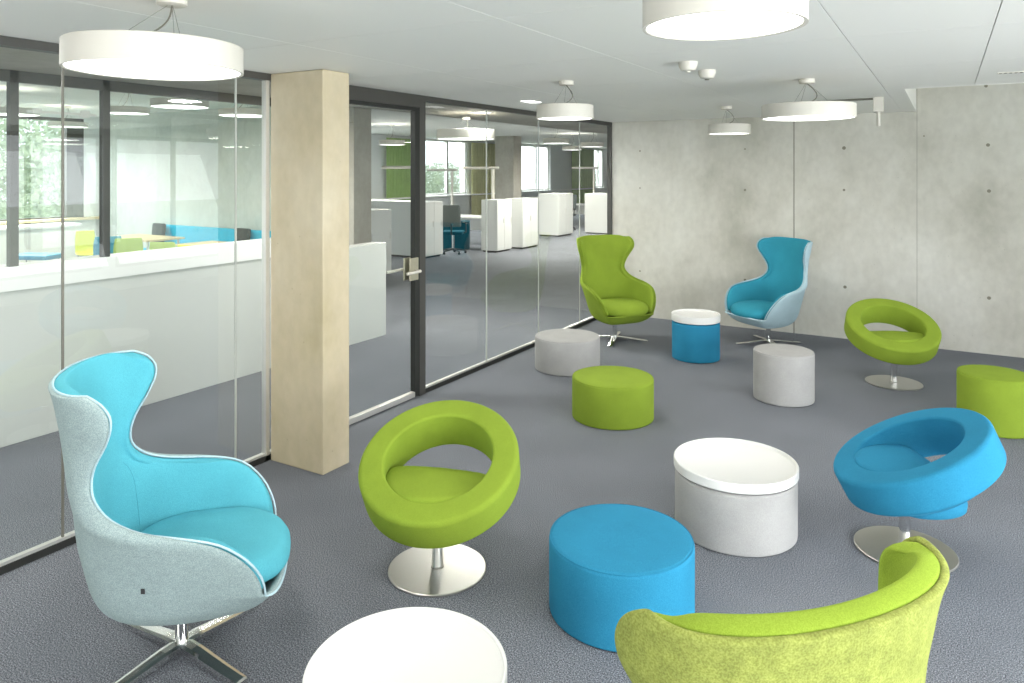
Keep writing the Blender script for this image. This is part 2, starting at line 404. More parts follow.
# facade
wins = [(-2.3, .3, .93, 2.93), (.5, 3.6, .93, 2.93), (3.75, 6.35, .93, 2.93), (6.45, 8.28, .93, 2.93), (10.2, 12.4, 1.05, 2.93), (13.4, 16.2, 1.05, 2.93), (19.4, 22.0, 1.05, 2.95), (25.9, 28.4, 1.05, 2.95), (33.1, 34.3, 1.05, 2.95)]
w = MB(); y = YF
for (a, b_, z0, z1) in wins:
    w.box(XO-.3, XO, y, a, 0, ZO); w.box(XO-.3, XO, a, b_, 0, z0); w.box(XO-.3, XO, a, b_, z1, ZO+.1); y = b_
w.box(XO-.3, XO, y, YE, 0, ZO)
struct('wall_left', w, M['plaster'])
for k, (a, b_, z0, z1) in enumerate(wins):
    f = MB(); t = .07 if k > 3 else .11
    mat = M['dark_frame'] if k < 4 else M['alu']
    for y0, y1, q0, q1 in ((a, b_, z0, z0+.05), (a, b_, z1-.06, z1), (a, a+t, z0, z1), (b_-t*(3 if k == 3 else 1), b_, z0, z1)): f.box(XO-.14, XO-.02, y0, y1, q0, q1)
    if k > 3: f.box(XO-.14, XO-.04, a+.55*(b_-a), a+.55*(b_-a)+.09, z0, z1)
    e = struct('window_%d' % (k+11), f, mat)
    pane('pane', a, b_, z0, z1, XO-.09, M['win_glass'], e)
struct('trim_5', MB().box(XO, XO+.16, YF, YW, .90, .95), M['wood'])
struct('trim_6', MB().box(XO, XO+.22, YW+.2, YE, .98, 1.03), M['white'])

# exterior ground
struct('ground', MB().box(-140, XO-.5, -80, 160, -4.2, -4), M['lawn'])
struct('ground_right', MB().box(XR+.5, 120, -80, 120, -4.2, -4), M['lawn'])

# ------------------------------------------------------------------ lounge furniture
def softprof(Rr, h, r=.022, z0=.003):
    p = [(Rr-.006, z0), (Rr-.001, z0+.004), (Rr, z0+.012)]
    for k in range(0, 7):
        a = k/6*PI/2; p.append((Rr-r+r*math.cos(a), h-r+r*math.sin(a)))
    p += [(Rr*.7, h+.003), (Rr*.3, h+.005), (.001, h+.005)]
    return p
def ottoman(name, loc, Rr, h, mat, label, group=None):
    o = empty(name, (*loc, 0)); tag(o, label, 'ottoman', group)
    MB().lathe(softprof(Rr, h), 96, cap1=False).build('upholstered_body', mat, o, smooth=True, angle=60)
    n = 96; MB().tube([((Rr-.0055)*math.cos(2*PI*k/n), (Rr-.0055)*math.sin(2*PI*k/n), h-.0055) for k in range(n)], .0028, 6, closed=True).build('piping', mat, o, smooth=True)
    MB().lathe([(Rr-.03, 0), (Rr-.03, .006)], 64).build('plinth', M['black'], o)
    return o
def tray(loc, Rr, z, hh, label):
    o = MB()
    prof = [(Rr-.012, z-hh+.004), (Rr-.004, z-hh+.004), (Rr, z-hh+.008), (Rr, z-.004), (Rr-.003, z), (Rr-.008, z), (Rr-.011, z-.003), (Rr-.012, z-.014), (Rr-.02, z-.018), (.001, z-.018)]
    o.lathe(prof, 96, cap0=False, cap1=False)
    o.lathe([(Rr-.012, z-hh+.004), (.001, z-hh+.004)], 96, cap0=False, cap1=False)
    t = o.build('round_tray', M['tray'], smooth=True, angle=30); t.location = (*loc, 0)
    tag(t, label, 'tray'); return t
ottoman('round_ottoman', (-1.214, 2.968), .312, .313, M['blue'], 'wide blue upholstered ottoman in the foreground beside the white tray table')
ottoman('round_ottoman', (-2.208, 5.233), .312, .313, M['lime'], 'lime green ottoman on the carpet between the grey ottoman and the wide tray table')
ottoman('round_ottoman', (-3.126, 6.299), .312, .313, M['grey'], 'low wide light grey ottoman next to the glass partition')
ottoman('round_ottoman', (-1.161, 6.371), .240, .405, M['grey'], 'tall narrow light grey ottoman in front of the blue wing chair by the wall')
ottoman('round_ottoman', (-.965, 3.943), .312, .306, M['grey'], 'light grey ottoman carrying a wide white tray in the middle of the carpet')
tray((-.965, 3.943), .318, .361, .052, 'wide white round tray lying on the grey ottoman in the middle')
ottoman('round_ottoman', (-2.176, 7.298), .236, .374, M['blue'], 'tall narrow blue ottoman under a white tray between the two far wing chairs')
tray((-2.176, 7.298), .241, .452, .075, 'small white round tray lying on the tall blue ottoman')
ottoman('round_ottoman', (-1.437, 1.778), .306, .306, M['grey'], 'ottoman under the white tray at the bottom edge of the photo')
tray((-1.437, 1.778), .312, .361, .052, 'white round tray in the foreground cut by the bottom edge of the photo')
ottoman('round_ottoman', (.308, 6.449), .24, .405, M['lime'], 'tall narrow lime green ottoman cut by the right edge of the photo')

# ring chair -----------------------------------------------------------
RT, RR, TT, ZR, OFF = .45, .385, .168, .461, -.05
def ring_chair(loc, yaw, mat, label):
    o = empty('ring_chair', (*loc, 0), yaw); tag(o, label, 'chair', None)
    n_ = Vector((math.sin(RT), 0, math.cos(RT))); u = Vector((0, 1, 0)); v = n_.cross(u)   # v points back / up or front / down
    C = Vector((OFF, 0, ZR)); ri = .262; r = .024
    cs = [(RR-r, TT/2-r, 0), (ri+.014, TT/2-.014, 90), (ri+.024, -TT/2-.022, 180), (RR-r-.004, -TT/2+r, 270)]
    prof = []
    for cx_, cz_, a0 in cs:
        rr_ = .014 if a0 == 90 else r
        for k in range(7):
            a = R(a0+k*15); prof.append((cx_+rr_*math.cos(a), cz_+rr_*math.sin(a)))
    # crown the faces a little
    m = MB(); n = 112; P = len(prof); vs = []; fs = []
    for i in range(n):
        a = 2*PI*i/n
        for (q, h) in prof: vs.append(C+q*(math.cos(a)*v+math.sin(a)*u)+h*n_)
    for i in range(n):
        j = (i+1) % n
        for k in range(P):
            l = (k+1) % P; fs.append((i*P+k, i*P+l, j*P+l, j*P+k))
    m.add(vs, fs); rg = m.build('ring', mat, o, smooth=True, angle=80)
    # seat drum: horizontal disc set in the low front of the ring, back hanging below it
    m = MB(); vs = []; fs = []; n = 80
    # (front radius, back radius, half width, z, tilt)
    rows = [(.250, .090, .252, .434, 1), (.257, .10, .258, .426, 1), (.258, .125, .258, .408, .9), (.25, .175, .25, .365, .7), (.20, .232, .215, .32, .3), (.17, .243, .2, .28, .1), (.15, .24, .195, .252, 0), (.14, .23, .185, .245, 0)]
    ins = [(.001, .001, .001, .446, 1), (.10, .05, .10, .445, 1), (.18, .08, .18, .440, 1), (.226, .105, .228, .436, 1)]
    allr = ins+rows
    for (qf, qb, w_, z, tl) in allr:
        for k in range(n):
            a = 2*PI*k/n; ca = math.cos(a); x = -.03+(qf if ca > 0 else qb)*ca
            vs.append((x, w_*math.sin(a), z+tl*.03*(.215-x)-(.05*max(0, (-x-.06)/.1)**2 if tl == 1 else 0)))
    for j in range(len(allr)-1):
        for k in range(n):
            l = (k+1) % n; fs.append((j*n+k, (j+1)*n+k, (j+1)*n+l, j*n+l))
    fs.append(tuple((len(allr)-1)*n+k for k in range(n)))
    m.add(vs, fs); m.build('seat', mat, o, smooth=True, angle=60)
    MB().lathe([(.026, .008), (.026, .195)], 32).build('pole', M['chrome'], o, smooth=True)
    MB().lathe([(.228, 0), (.232, .003), (.232, .009), (.228, .012), (.03, .014), (.03, .02), (.027, .022)], 96).build('base_disc', M['brushed'], o, smooth=True, angle=30)
    return o
ring_chair((-2.080, 2.804), -1.263, M['lime'], 'lime green ring shaped swivel chair near the concrete column')
ring_chair((-.177, 4.138), -2.841, M['blue'], 'blue ring shaped swivel chair at the right')
ring_chair((-.401, 7.327), -1.131, M['lime'], 'lime green ring shaped swivel chair close to the concrete wall')

# wing chair -----------------------------------------------------------
def catmull(P, n):
    out = []; P = [P[0]]+list(P)+[P[-1]]
    for i in range(1, len(P)-2):
        for k in range(n):
            t = k/n; a, b_, c_, d = P[i-1], P[i], P[i+1], P[i+2]
            out.append(tuple(.5*((2*b_[j])+(-a[j]+c_[j])*t+(2*a[j]-5*b_[j]+4*c_[j]-d[j])*t*t+(-a[j]+3*b_[j]-3*c_[j]+d[j])*t**3) for j in range(len(b_))))
    out.append(tuple(P[-2])); return out
# rim: (x, half width, z, back x, back z)
RIM = [(.340, .278, .334, -.290, .338), (.328, .312, .42, -.315, .43), (.278, .348, .51, -.335, .52), (.19, .372, .585, -.345, .60), (.07, .370, .622, -.352, .66),
       (-.07, .342, .645, -.358, .71), (-.18, .300, .685, -.366, .76), (-.245, .268, .745, -.376, .81), (-.265, .258, .81, -.388, .87), (-.255, .274, .885, -.402, .93),
       (-.222, .300, .965, -.422, 1.00), (-.202, .332, 1.035, -.440, 1.07), (-.206, .340, 1.09, -.455, 1.125), (-.24, .336, 1.137, -.464, 1.158), (-.29, .318, 1.166, -.470, 1.178)]
def adj(p):
    x, w_, z, xb, zb = p
    def f(x_, z_):
        t = max(0, (z_-.6)/.6); return x_*.989+.045*t, z_ if z_ < .6 else .6+(z_-.6)*.925
    a, b_ = f(x, z); c_, d = f(xb, zb)
    return (a, w_*1.02, b_, c_, d)
RIM = [adj(p) for p in RIM]
def urow(p, npts=25, inset=0.):
    x1, w_, z1, xb, zb = p; out = []
    ex = .64+.22*min(1, max(0, (zb-.345)/.3))+.1*min(1, max(0, (zb-.85)/.2))
    for k in range(npts):
        f_ = -PI/2+PI*k/(npts-1); c_, s_ = math.cos(f_), math.sin(f_)
        cx_ = max(0, c_)**ex; sy = math.copysign(abs(s_)**ex, s_)
        x = x1-(x1-xb)*cx_; y = w_*sy; z = zb+(z1-zb)*abs(s_)**2.2
        out.append((x, y, z))
    return out
def wing_chair(loc, yaw, star, m_in, m_out, label, group=None, m_pipe=None):
    o = empty('wing_chair', (*loc, 0), yaw); tag(o, label, 'armchair', group)
    rows = [urow(p) for p in catmull(RIM, 3)]
    npt = len(rows[0])
    # shell
    m = MB(); vs = []; fs = []
    # bowl: closed loops
    lip = rows[0]
    nf = 13
    def front(p, k):                              # rounding between the two front corners
        a = PI/2-PI*k/(nf+1)
        return (p[0]+.062*max(0, math.cos(a))**.7, p[1]*math.copysign(abs(math.sin(a))**.8, math.sin(a)), p[2]+.0)
    top = list(lip)+[front((lip[-1][0], lip[-1][1], lip[-1][2]), k) for k in range(1, nf+1)]
    NL = len(top)
    loops = []
    for s_, z in ((.25, .214), (.46, .218), (.63, .229), (.77, .248), (.88, .275), (.955, .308), (1., .345)):
        loops.append([(.0+x*s_, y*s_, z+(.025*max(0, x*s_/.3)**2 if s_ < 1 else 0)) for x, y, _ in top])
    vs = [(.02, 0, .213)]; 
    for lp in loops: vs += lp
    for k in range(NL): fs.append((0, 1+(k+1) % NL, 1+k))
    for j in range(len(loops)-1):
        for k in range(NL):
            l = (k+1) % NL; fs.append((1+j*NL+k, 1+j*NL+l, 1+(j+1)*NL+l, 1+(j+1)*NL+k))
    o0 = 1+(len(loops)-1)*NL
    prev = [o0+k for k in range(npt)]
    for rw in rows[1:]:
        b0 = len(vs); vs += rw; cur = [b0+k for k in range(npt)]
        for k in range(npt-1): fs.append((prev[k], prev[k+1], cur[k+1], cur[k]))
        prev = cur
    m.add(vs, fs)
    m.build('outer_shell', m_out, o, smooth=True, sub=1, solid=(.016, -1))
    # inner upholstery, a padded lining
    m = MB(); vs = []; fs = []
    for rw in rows: vs += rw
    for j in range(len(rows)-1):
        for k in range(npt-1): a = j*npt+k; fs.append((a, a+1, a+npt+1, a+npt))
    m.add(vs, fs); m.build('inner_upholstery', m_in, o, smooth=True, sub=1, solid=(.042, 1))
    for kk in (7, npt-8):
        ps = []
        for ri_ in range(3, 16):
            p = Vector(rows[ri_][kk]); du = Vector(rows[ri_][kk+1])-Vector(rows[ri_][kk-1]); dv = Vector(rows[ri_+1][kk])-Vector(rows[ri_-1][kk])
            nn = du.cross(dv).normalized()
            if nn.dot(Vector((.1, 0, p.z))-p) < 0: nn = -nn
            ps.append(p+nn*.0425)
        MB().tube(ps, .0022, 6).build('seam', m_in, o, smooth=True)
    # piping where shell and lining meet
    path = [rw[0] for rw in rows]+list(rows[-1])[1:]+[rw[-1] for rw in reversed(rows[:-1])]
    path += [top[npt+k] for k in range(nf)]
    wing_chair.side = Vector(rows[3][4]); wing_chair.nxt = Vector(rows[3][5])
    if m_pipe: MB().tube([Vector(p)+Vector((.001, 0, .001)) for p in path], .0042, 8, closed=True).build('piping', m_pipe, o, smooth=True)
    # seat cushion
    m = MB(); vs = []; fs = []; n = 64
    prof = [(.80, .325), (.90, .338), (.965, .356), (1., .38), (.995, .404), (.955, .425), (.88, .440), (.7, .452), (.45, .458), (.2, .46), (.001, .46)]
    for s_, z in prof:
        for k in range(n):
            a = 2*PI*k/n; ca, sa = math.cos(a), math.sin(a)
            px_ = .045+(.366 if ca > 0 else .27)*math.copysign(abs(ca)**.72, ca)*s_; py_ = .296*math.copysign(abs(sa)**.7, sa)*s_
            w_ = py_*(1-.04*max(0, (px_-.1)/.27)**2-.06*max(0, (.0-px_)/.25)**2)
            vs.append((px_, w_, z-.02*max(0, -(px_))/.3-(.018*max(0, (px_-.2)/.18)**2)))
    for j in range(len(prof)-1):
        for k in range(n):
            l = (k+1) % n; fs.append((j*n+k, j*n+l, (j+1)*n+l, (j+1)*n+k))
    fs.append(tuple(reversed(range(n))))
    m.add(vs, fs); m.build('seat_cushion', m_in, o, smooth=True, angle=80)
    # pedestal
    MB().lathe([(.06, .205), (.06, .216), (.024, .19), (.024, .045), (.04, .03), (.04, .012)][::-1], 32).build('pole', M['chrome'], o, smooth=True)
    for k in range(4):
        a = star-yaw+k*PI/2; ca, sa = math.cos(a), math.sin(a)
        m = MB(); vs = []
        for (rr_, hw, zt, zb) in ((.0, .03, .046, .03), (.08, .029, .044, .024), (.25, .025, .026, .008), (.352, .023, .018, .002), (.36, .021, .013, .002)):
            for (yy, zz) in ((-hw, zb), (hw, zb), (hw, zt), (hw*.5, zt+.003), (-hw*.5, zt+.003), (-hw, zt)):
                vs.append((rr_*ca-yy*sa, rr_*sa+yy*ca, zz))
        fs = []
        for j in range(4):
            for q in range(6):
                l = (q+1) % 6; fs.append((j*6+q, j*6+l, (j+1)*6+l, (j+1)*6+q))
        fs += [tuple(reversed(range(6))), tuple(24+q for q in range(6))]
        m.add(vs, fs); m.build('leg', M['chrome'], o)
    return o
wc = wing_chair((-2.588, 1.806), R(45), 0., M['aqua'], M['shell'], 'aqua wing chair with a grey felt shell in the left foreground', m_pipe=M['shellblue'])
t = MB().box(-.007, .007, -.002, .002, -.011, .011).build('label_tag', M['black'], wc); d_ = wing_chair.nxt-wing_chair.side; sp = wing_chair.side+Vector((d_.y, -d_.x, 0)).normalized()*(.017 if (Vector((d_.y, -d_.x, 0)).dot(wing_chair.side)) > 0 else -.017)
t.location = sp; t.rotation_euler = (0, 0, math.atan2(d_.y, d_.x)); t['label'] = 'small black maker tag'
g2 = at(618, 8.06)
wing_chair((-3.181, 7.60), R(-37), R(-75), M['lime'], M['lime'], 'lime green wing chair in the far corner by the glass partition')
b2 = at(768, 7.97)
wing_chair((-1.665, 8.27), R(-124), R(215), M['teal'], M['shellblue'], 'teal wing chair with a pale blue shell before the concrete wall', m_pipe=M['shellblue'])
wing_chair((-.446, 1.642), R(143), R(20), M['lime'], M['lime_felt'], 'lime green wing chair seen from behind at the bottom right')

# ------------------------------------------------------------------ pendants
def pendant(px, D, Rr, canopy, label, group='drum pendants over the lounge', hb=.36, zc=ZC, light=9, h=.092, cat='pendant lamp'):
    x, y = at(px, D) if D else px
    o = empty('pendant_lamp', (x, y, 0)); tag(o, label, cat, None)
    z0 = HC+hb
    MB().lathe([(Rr-.012, z0+.004), (Rr-.008, z0), (Rr, z0), (Rr, z0+h), (Rr-.004, z0+h+.003), (Rr-.02, z0+h+.003), (.02, z0+h+.003)], 96, cap0=False).build('lamp_shade', M['lamp'], o, smooth=True, angle=30)
    MB().lathe([(Rr-.010, z0+.003), (.001, z0+.0025)], 96, cap0=False, cap1=False).build('diffuser', M['glow'], o)
    cx_, cy_ = canopy
    MB().lathe([(.045, zc-.032), (.052, zc-.028), (.052, zc-.001)], 32, c=(cx_, cy_, 0)).build('canopy', M['lamp'], o, smooth=True, angle=30)
    pts = []
    for k in range(13):
        t_ = k/12; bulge = math.sin(PI*t_)*.07
        pts.append((cx_*(1-t_)-.11*t_*0+bulge, cy_*(1-t_)-Rr*.35*t_, (zc-.03)*(1-t_)**1.0+(z0+h)*t_-bulge*.25))
    MB().tube(pts, .0035, 6).build('cable', M['cable'], o, smooth=True)
    m = MB()
    for a in (0, 2.1, 4.2):
        m.tube([(cx_, cy_, zc-.02), (Rr*.5*math.cos(a), Rr*.5*math.sin(a), z0+h)], .001, 5)
    m.build('wire', M['cable'], o)
    if light:
        for nm, dz, rot, pw in (('light', -.012, 0, light), ('up', h+.012, PI, light*.05 if light > 45 else 0)):
            if not pw: continue
            l = bpy.data.lights.new('lamp_light', 'AREA'); l.shape = 'DISK'; l.size = Rr*1.8; l.energy = pw; l.color = (1, .95, .86)
            lo = bpy.data.objects.new('lamp_light', l); col.objects.link(lo); lo.parent = o; lo.location = (0, 0, z0+dz); lo.rotation_euler = (rot, 0, 0)
    return o
pendant(156, 2.66, .300, (.05, .03), 'large drum pendant lamp at the top left above the aqua wing chair')
pendant(723, 1.84, .200, (0, 0), 'small drum pendant lamp cut by the top edge of the photo', h=.095)
pendant(565, 5.15, .200, (0, .02), 'small drum pendant lamp above the lime wing chair by the glass')
pendant(729, 7.3, .205, (0, -.1), 'small drum pendant lamp nearest the concrete wall')
pendant(808, 5.1, .308, (.0, -.05), 'large drum pendant lamp at the right above the tall grey ottoman')

# ceiling fittings
for k, (px, py, lab) in enumerate(((688, 67, 'white round smoke detector on the ceiling, left of the close pair'), (707, 75, 'white round smoke detector on the ceiling, right of the close pair'))):
    D = .60*730/(170-py); x, y = at(px, D)
    o = empty('smoke_detector', (x, y, ZC)); tag(o, lab, 'smoke detector')
    MB().lathe([(.02, -.055), (.04, -.05), (.052, -.03), (.055, -.012), (.055, -.001)], 32).build('housing', M['lamp'], o, smooth=True)
    MB().lathe([(.014, -.062), (.016, -.05)], 16).build('sensor', M['cable'] if k else M['lamp'], o, smooth=True)
D = .63*730/(170-101.5); x, y = at(531, D)
tag(MB().box(x-.05, x+.05, y-.1, y+.1, ZC-.006, ZC+.004).build('ceiling_light', M['glow']), 'small flush rectangular light in the ceiling near the partition', 'ceiling light')
x, y = at(1014, 4.7)
v = MB().box(x-.09, x+.09, y-.025, y+.025, ZC-.004, ZC+.004, 0)
vt = v.build('ceiling_vent', M['lamp']); tag(vt, 'small slotted air vent in the ceiling at the right edge', 'vent')
m = MB()
for k in range(6): m.box(x-.08+k*.028, x-.066+k*.028, y-.018, y+.018, ZC-.006, ZC-.003)
m.build('slot', M['joint'], vt)
D = 6.3; x, y = at(878.5, D)
o = empty('ceiling_sensor', (x, y, 0)); tag(o, 'white sensor on a bracket hanging under the ceiling by the recess', 'sensor')
zt = HC+(170-112)/730*D; zb = HC+(170-126)/730*D
MB().box(-.04, .04, -.03, .03, zt, ZC).build('bracket', M['lamp'], o, bevel=.004)
MB().tube([(0, 0, zt), (0, 0, zb)], .014, 12).build('stem', M['lamp'], o, smooth=True)
MB().tube([(-.04, 0, ZC-.015), (-.55, .05, ZC-.012)], .008, 8).build('conduit', M['cable'], o, smooth=True)

# ------------------------------------------------------------------ office beyond the glass
def cabinet(x0, x1, y0, y1, h, label, doors=2):
    o = empty('office_cabinet', ((x0+x1)/2, (y0+y1)/2, 0)); tag(o, label, 'cabinet')
    dx, dy = (x1-x0)/2, (y1-y0)/2
    MB().box(-dx, dx, -dy, dy, .04, h).build('carcass', M['cabinet'], o, bevel=.004)
    MB().box(-dx+.03, dx-.03, -dy+.03, dy-.03, 0, .04).build('plinth', M['black'], o)
    for k in range(doors):
        a = -dy+2*dy*k/doors; b_ = -dy+2*dy*(k+1)/doors
        d = MB().box(dx, dx+.016, a+.004, b_-.004, .05, h-.008).build('door', M['cabinet'], o, bevel=.002)
        MB().box(dx+.016, dx+.03, b_-.05, b_-.035, h*.55, h*.55+.12).build('handle', M['alu'], d)
    return o
cabinet(-9.4, -8.69, 9.3, 10.3, 1.19, 'white office cabinet nearest the door beyond the glass')
cabinet(-11.6, -9.58, 12.46, 13.1, 1.21, 'wide grey white office cabinet behind the door frame')
cabinet(-9.27, -8.85, 14.2, 14.85, 1.21, 'white office cabinet to the right of the petrol office chair')
cabinet(-9.2, -8.72, 15.15, 15.95, 1.21, 'white office cabinet standing behind the concrete coloured panel')
cabinet(-10.1, -9.46, 18.5, 19.4, 1.22, 'white office cabinet left of the far dark office chair')
cabinet(-9.3, -8.45, 19.9, 20.6, 1.2, 'farthest white office cabinet beside the corner of the lounge')
def office_chair(x, y, rz, s, b, label):
    o = empty('office_chair', (x, y, 0), rz); tag(o, label, 'office chair')
    MB().box(-.25, .25, -.24, .24, .44, .52).build('seat', s, o, bevel=.03, smooth=True)
    m = MB(); vs = []; fs = []
    for j in range(7):
        for k in range(9):
            yy = -.22+.44*k/8; vs.append((-.26-.05*j/6+.5*yy*yy, yy*(1-.1*(j/6)), .62+.5*j/6))
    for j in range(6):
        for k in range(8): a = j*9+k; fs.append((a, a+1, a+10, a+9))
    m.add(vs, fs); m.build('backrest', b, o, smooth=True, solid=(.025, 0), sub=1)
    MB().tube([(0, 0, .08), (0, 0, .45)], .028, 12).build('gas_lift', M['chrome'], o, smooth=True)
    MB().tube([(-.1, 0, .44), (-.28, 0, .46), (-.29, 0, .7)], .02, 8).build('back_strut', M['black'], o, smooth=True)
    for s_ in (-1, 1):
        MB().tube([(-.02, s_*.25, .47), (-.02, s_*.3, .5), (-.02, s_*.3, .66), (.12, s_*.3, .68), (-.16, s_*.3, .68)], .016, 8).build('armrest', M['black'], o, smooth=True)
    for k in range(5):
        a = k*2*PI/5; l = MB().tube([(0, 0, .11), (.29*math.cos(a), .29*math.sin(a), .07)], [.025, .014], 8).build('leg', M['black'], o, smooth=True)
        MB().tube([(.29*math.cos(a)-.012, .29*math.sin(a), .03), (.29*math.cos(a)+.012, .29*math.sin(a), .03)], .03, 14).build('castor', M['black'], l, smooth=True)
    return o
x, y = at(453, 16.6); office_chair(x, y, R(118), M['darkblue'], M['meshgrey'], 'petrol blue office chair with a mesh back at the nearer desk')
x, y = at(566, 23.2); office_chair(x, y, R(230), M['charcoal'], M['charcoal'], 'dark grey office chair at the farther desk')
def desk(x0, x1, y0, y1, label):
    o = empty('office_desk', ((x0+x1)/2, (y0+y1)/2, 0)); tag(o, label, 'desk'); dx, dy = (x1-x0)/2, (y1-y0)/2
    MB().box(-dx, dx, -dy, dy, .71, .74).build('table_top', M['desk'], o, bevel=.004)
    for a in (-1, 1):
        for b_ in (-1, 1): MB().box(a*(dx-.05)-.025, a*(dx-.05)+.025, b_*(dy-.05)-.025, b_*(dy-.05)+.025, 0, .71).build('leg', M['alu'], o)
    MB().box(-dx+.1, dx-.1, dy-.03, dy-.01, .35, .7).build('modesty_panel', M['desk'], o)
    return o
x, y = at(478, 17.6); desk(x-1.6, x+.1, y+.25, y+1.05, 'white office desk behind the petrol office chair')
x, y = at(578, 24.6); desk(x-.9, x+.6, y+.1, y+.9, 'white office desk behind the dark grey office chair')
x, y = at(452, 17.5)
o = empty('low_cabinet', (x, y, 0), TH); tag(o, 'dark petrol low cabinet behind the petrol office chair', 'cabinet')
MB().box(-.42, .42, -.2, .2, .02, .68).build('carcass', M['darkblue'], o, bevel=.005)
for k in range(2): MB().box(-.41+k*.41, -.01+k*.42, -.215, -.2, .04, .66).build('door', M['darkblue'], o, bevel=.003)
def floor_lamp(px, D, ztop, label, side=-1):
    x, y = at(px, D); o = empty('floor_lamp', (x, y, 0)); tag(o, label, 'floor lamp')
    MB().box(-.18, .18, -.14, .14, 0, .02).build('base', M['alu'], o, bevel=.003)
    MB().box(-.03, .03, -.03, .03, .02, ztop-.05).build('pole', M['lamp'], o, bevel=.003)
    d = Vector((R2.x, R2.y))*side
    m = MB().tube([(-.15*d.x, -.15*d.y, ztop-.02), (.75*d.x, .75*d.y, ztop-.02)], .035, 4); m.build('lamp_head', M['lamp'], o)
    return o
floor_lamp(415, 16.5, 1.98, 'white reading floor lamp partly behind the dark door post')
floor_lamp(493, 18.2, 1.97, 'white reading floor lamp in front of the olive curtain')
floor_lamp(594, 24.5, 1.99, 'white reading floor lamp before the farthest green curtain')
floor_lamp(452, 22.0, 1.92, 'white reading floor lamp in front of the bright office window')
def curtain(y0, y1, mat, label, x=XO+.14, z0=.25, z1=2.9):
    m = MB(); n = 60; vs = []; fs = []
    for k in range(n+1):
        yy = y0+(y1-y0)*k/n; xx = x+.035*math.sin(k*1.25)
        vs += [(xx, yy, z0), (xx, yy, z1)]
    for k in range(n): fs.append((2*k, 2*k+2, 2*k+3, 2*k+1))
    m.add(vs, fs); tag(m.build('curtain', mat, smooth=True, solid=(.01, 0)), label, 'curtain')
curtain(17.4, 18.95, M['curtain'], 'green curtain seen through the glass door', x=XO+.14)
curtain(22.1, 24.0, M['olive'], 'olive curtain between the two bright office windows', x=XO+.14)
curtain(30.4, 32.9, M['curtain'], 'green curtain farthest away at the end of the office', x=XO+.14)
# concrete pier and light blue pier between the windows
struct('pier_1', MB().box(XO, XO+.05, 24.2, 25.85, 0, ZO), M['brown_conc'])
struct('pier_2', MB().box(XO, XO+.05, 28.45, 30.2, 0, ZO), M['plaster'])
for (px, D, Rr, lab) in ((392, 17.5, .31, 'drum pendant lamp in the office seen through the door glass'), (466, 9.0, .36, 'large drum pendant lamp over the corridor opening'),
                     (556, 16.5, .3, 'drum pendant lamp in the office over the far cabinets'), (592, 19, .3, 'drum pendant lamp in the office nearest the lounge corner'), (572, 22, .3, 'drum pendant lamp deepest in the office')):
    pendant(px, D, Rr, (0, 0), lab, group='drum pendants in the office', hb=.60 if D > 9.5 else .38, zc=ZO if D > 9.5 else ZC+.02, light=110 if D > 9.5 else 40, h=.11)
# meeting room
for (px, D, Rr, lab) in ((180, 8.6, .32, 'drum pendant lamp in the meeting room in front of the pale wall'), (12, 9.8, .32, 'drum pendant lamp in the meeting room at the left edge of the photo'), (68, 12.6, .3, 'drum pendant lamp in the meeting room by the window corner'),
                         (128, 9.6, .26, 'drum pendant lamp in the meeting room just right of the dark post'), (244, 10, .33, 'drum pendant lamp in the meeting room above the blue bench')):
    pendant(px, D, Rr, (0, 0), lab, group='drum pendants in the meeting room', hb=.74, zc=ZO, light=48, h=.08)
def shell_chair(px, D, rz, mat, label, zt=.84, sc_=1):
    x, y = at(px, D); o = empty('plastic_chair', (x, y, 0), rz); o.scale = (sc_, sc_, 1); tag(o, label, 'chair')
    m = MB(); vs = []; fs = []
    prof = [(.22, .44), (.19, .455), (.1, .445), (0, .44), (-.1, .44), (-.17, .455), (-.205, .52), (-.22, .62), (-.235, .72), (-.25, zt-.02), (-.255, zt)]
    for (xx, zz) in prof:
        for k in range(9):
            yy = -.21+.42*k/8; vs.append((xx+(.35*yy*yy if zz > .5 else 0), yy*(.9 if zz > zt-.03 else 1), zz+(.25*yy*yy if zz < .5 else 0)))
    for j in range(len(prof)-1):
        for k in range(8): a = j*9+k; fs.append((a, a+9, a+10, a+1))
    m.add(vs, fs); m.build('seat_shell', mat, o, smooth=True, solid=(.012, 0), sub=1)
    for a in (-1, 1):
        for b_ in (-1, 1): MB().tube([(a*.15, b_*.15, .44), (a*.21, b_*.2, 0)], .011, 8).build('leg', M['chrome'], o, smooth=True)
    return o
shell_chair(87, 12.6, R(-20), M['ygreen'], 'bright yellow plastic chair by the meeting room window', sc_=.75)
shell_chair(108, 11.9, R(150), M['bluepl'], 'blue plastic chair in the meeting room behind the dark post')
shell_chair(128, 11.6, R(150), M['sage'], 'green plastic chair to the right of the blue plastic chair')
shell_chair(170, 11.0, R(120), M['sage'], 'pale green plastic chair in front of the blue bench')
shell_chair(198, 10.6, R(120), M['ygreen'], 'yellow plastic chair in front of the blue bench')
o = empty('upholstered_bench', (-10.55, 8.25, 0)); tag(o, 'long blue upholstered bench along the pale meeting room wall', 'bench')
MB().box(-2.3, 2.3, -.3, .3, .12, .45).build('seat', M['bench'], o, bevel=.02)
MB().box(-2.3, 2.3, .16, .3, .45, .87).build('backrest', M['bench'], o, bevel=.02)
MB().box(-2.2, 2.2, -.24, .24, 0, .12).build('plinth', M['black'], o)
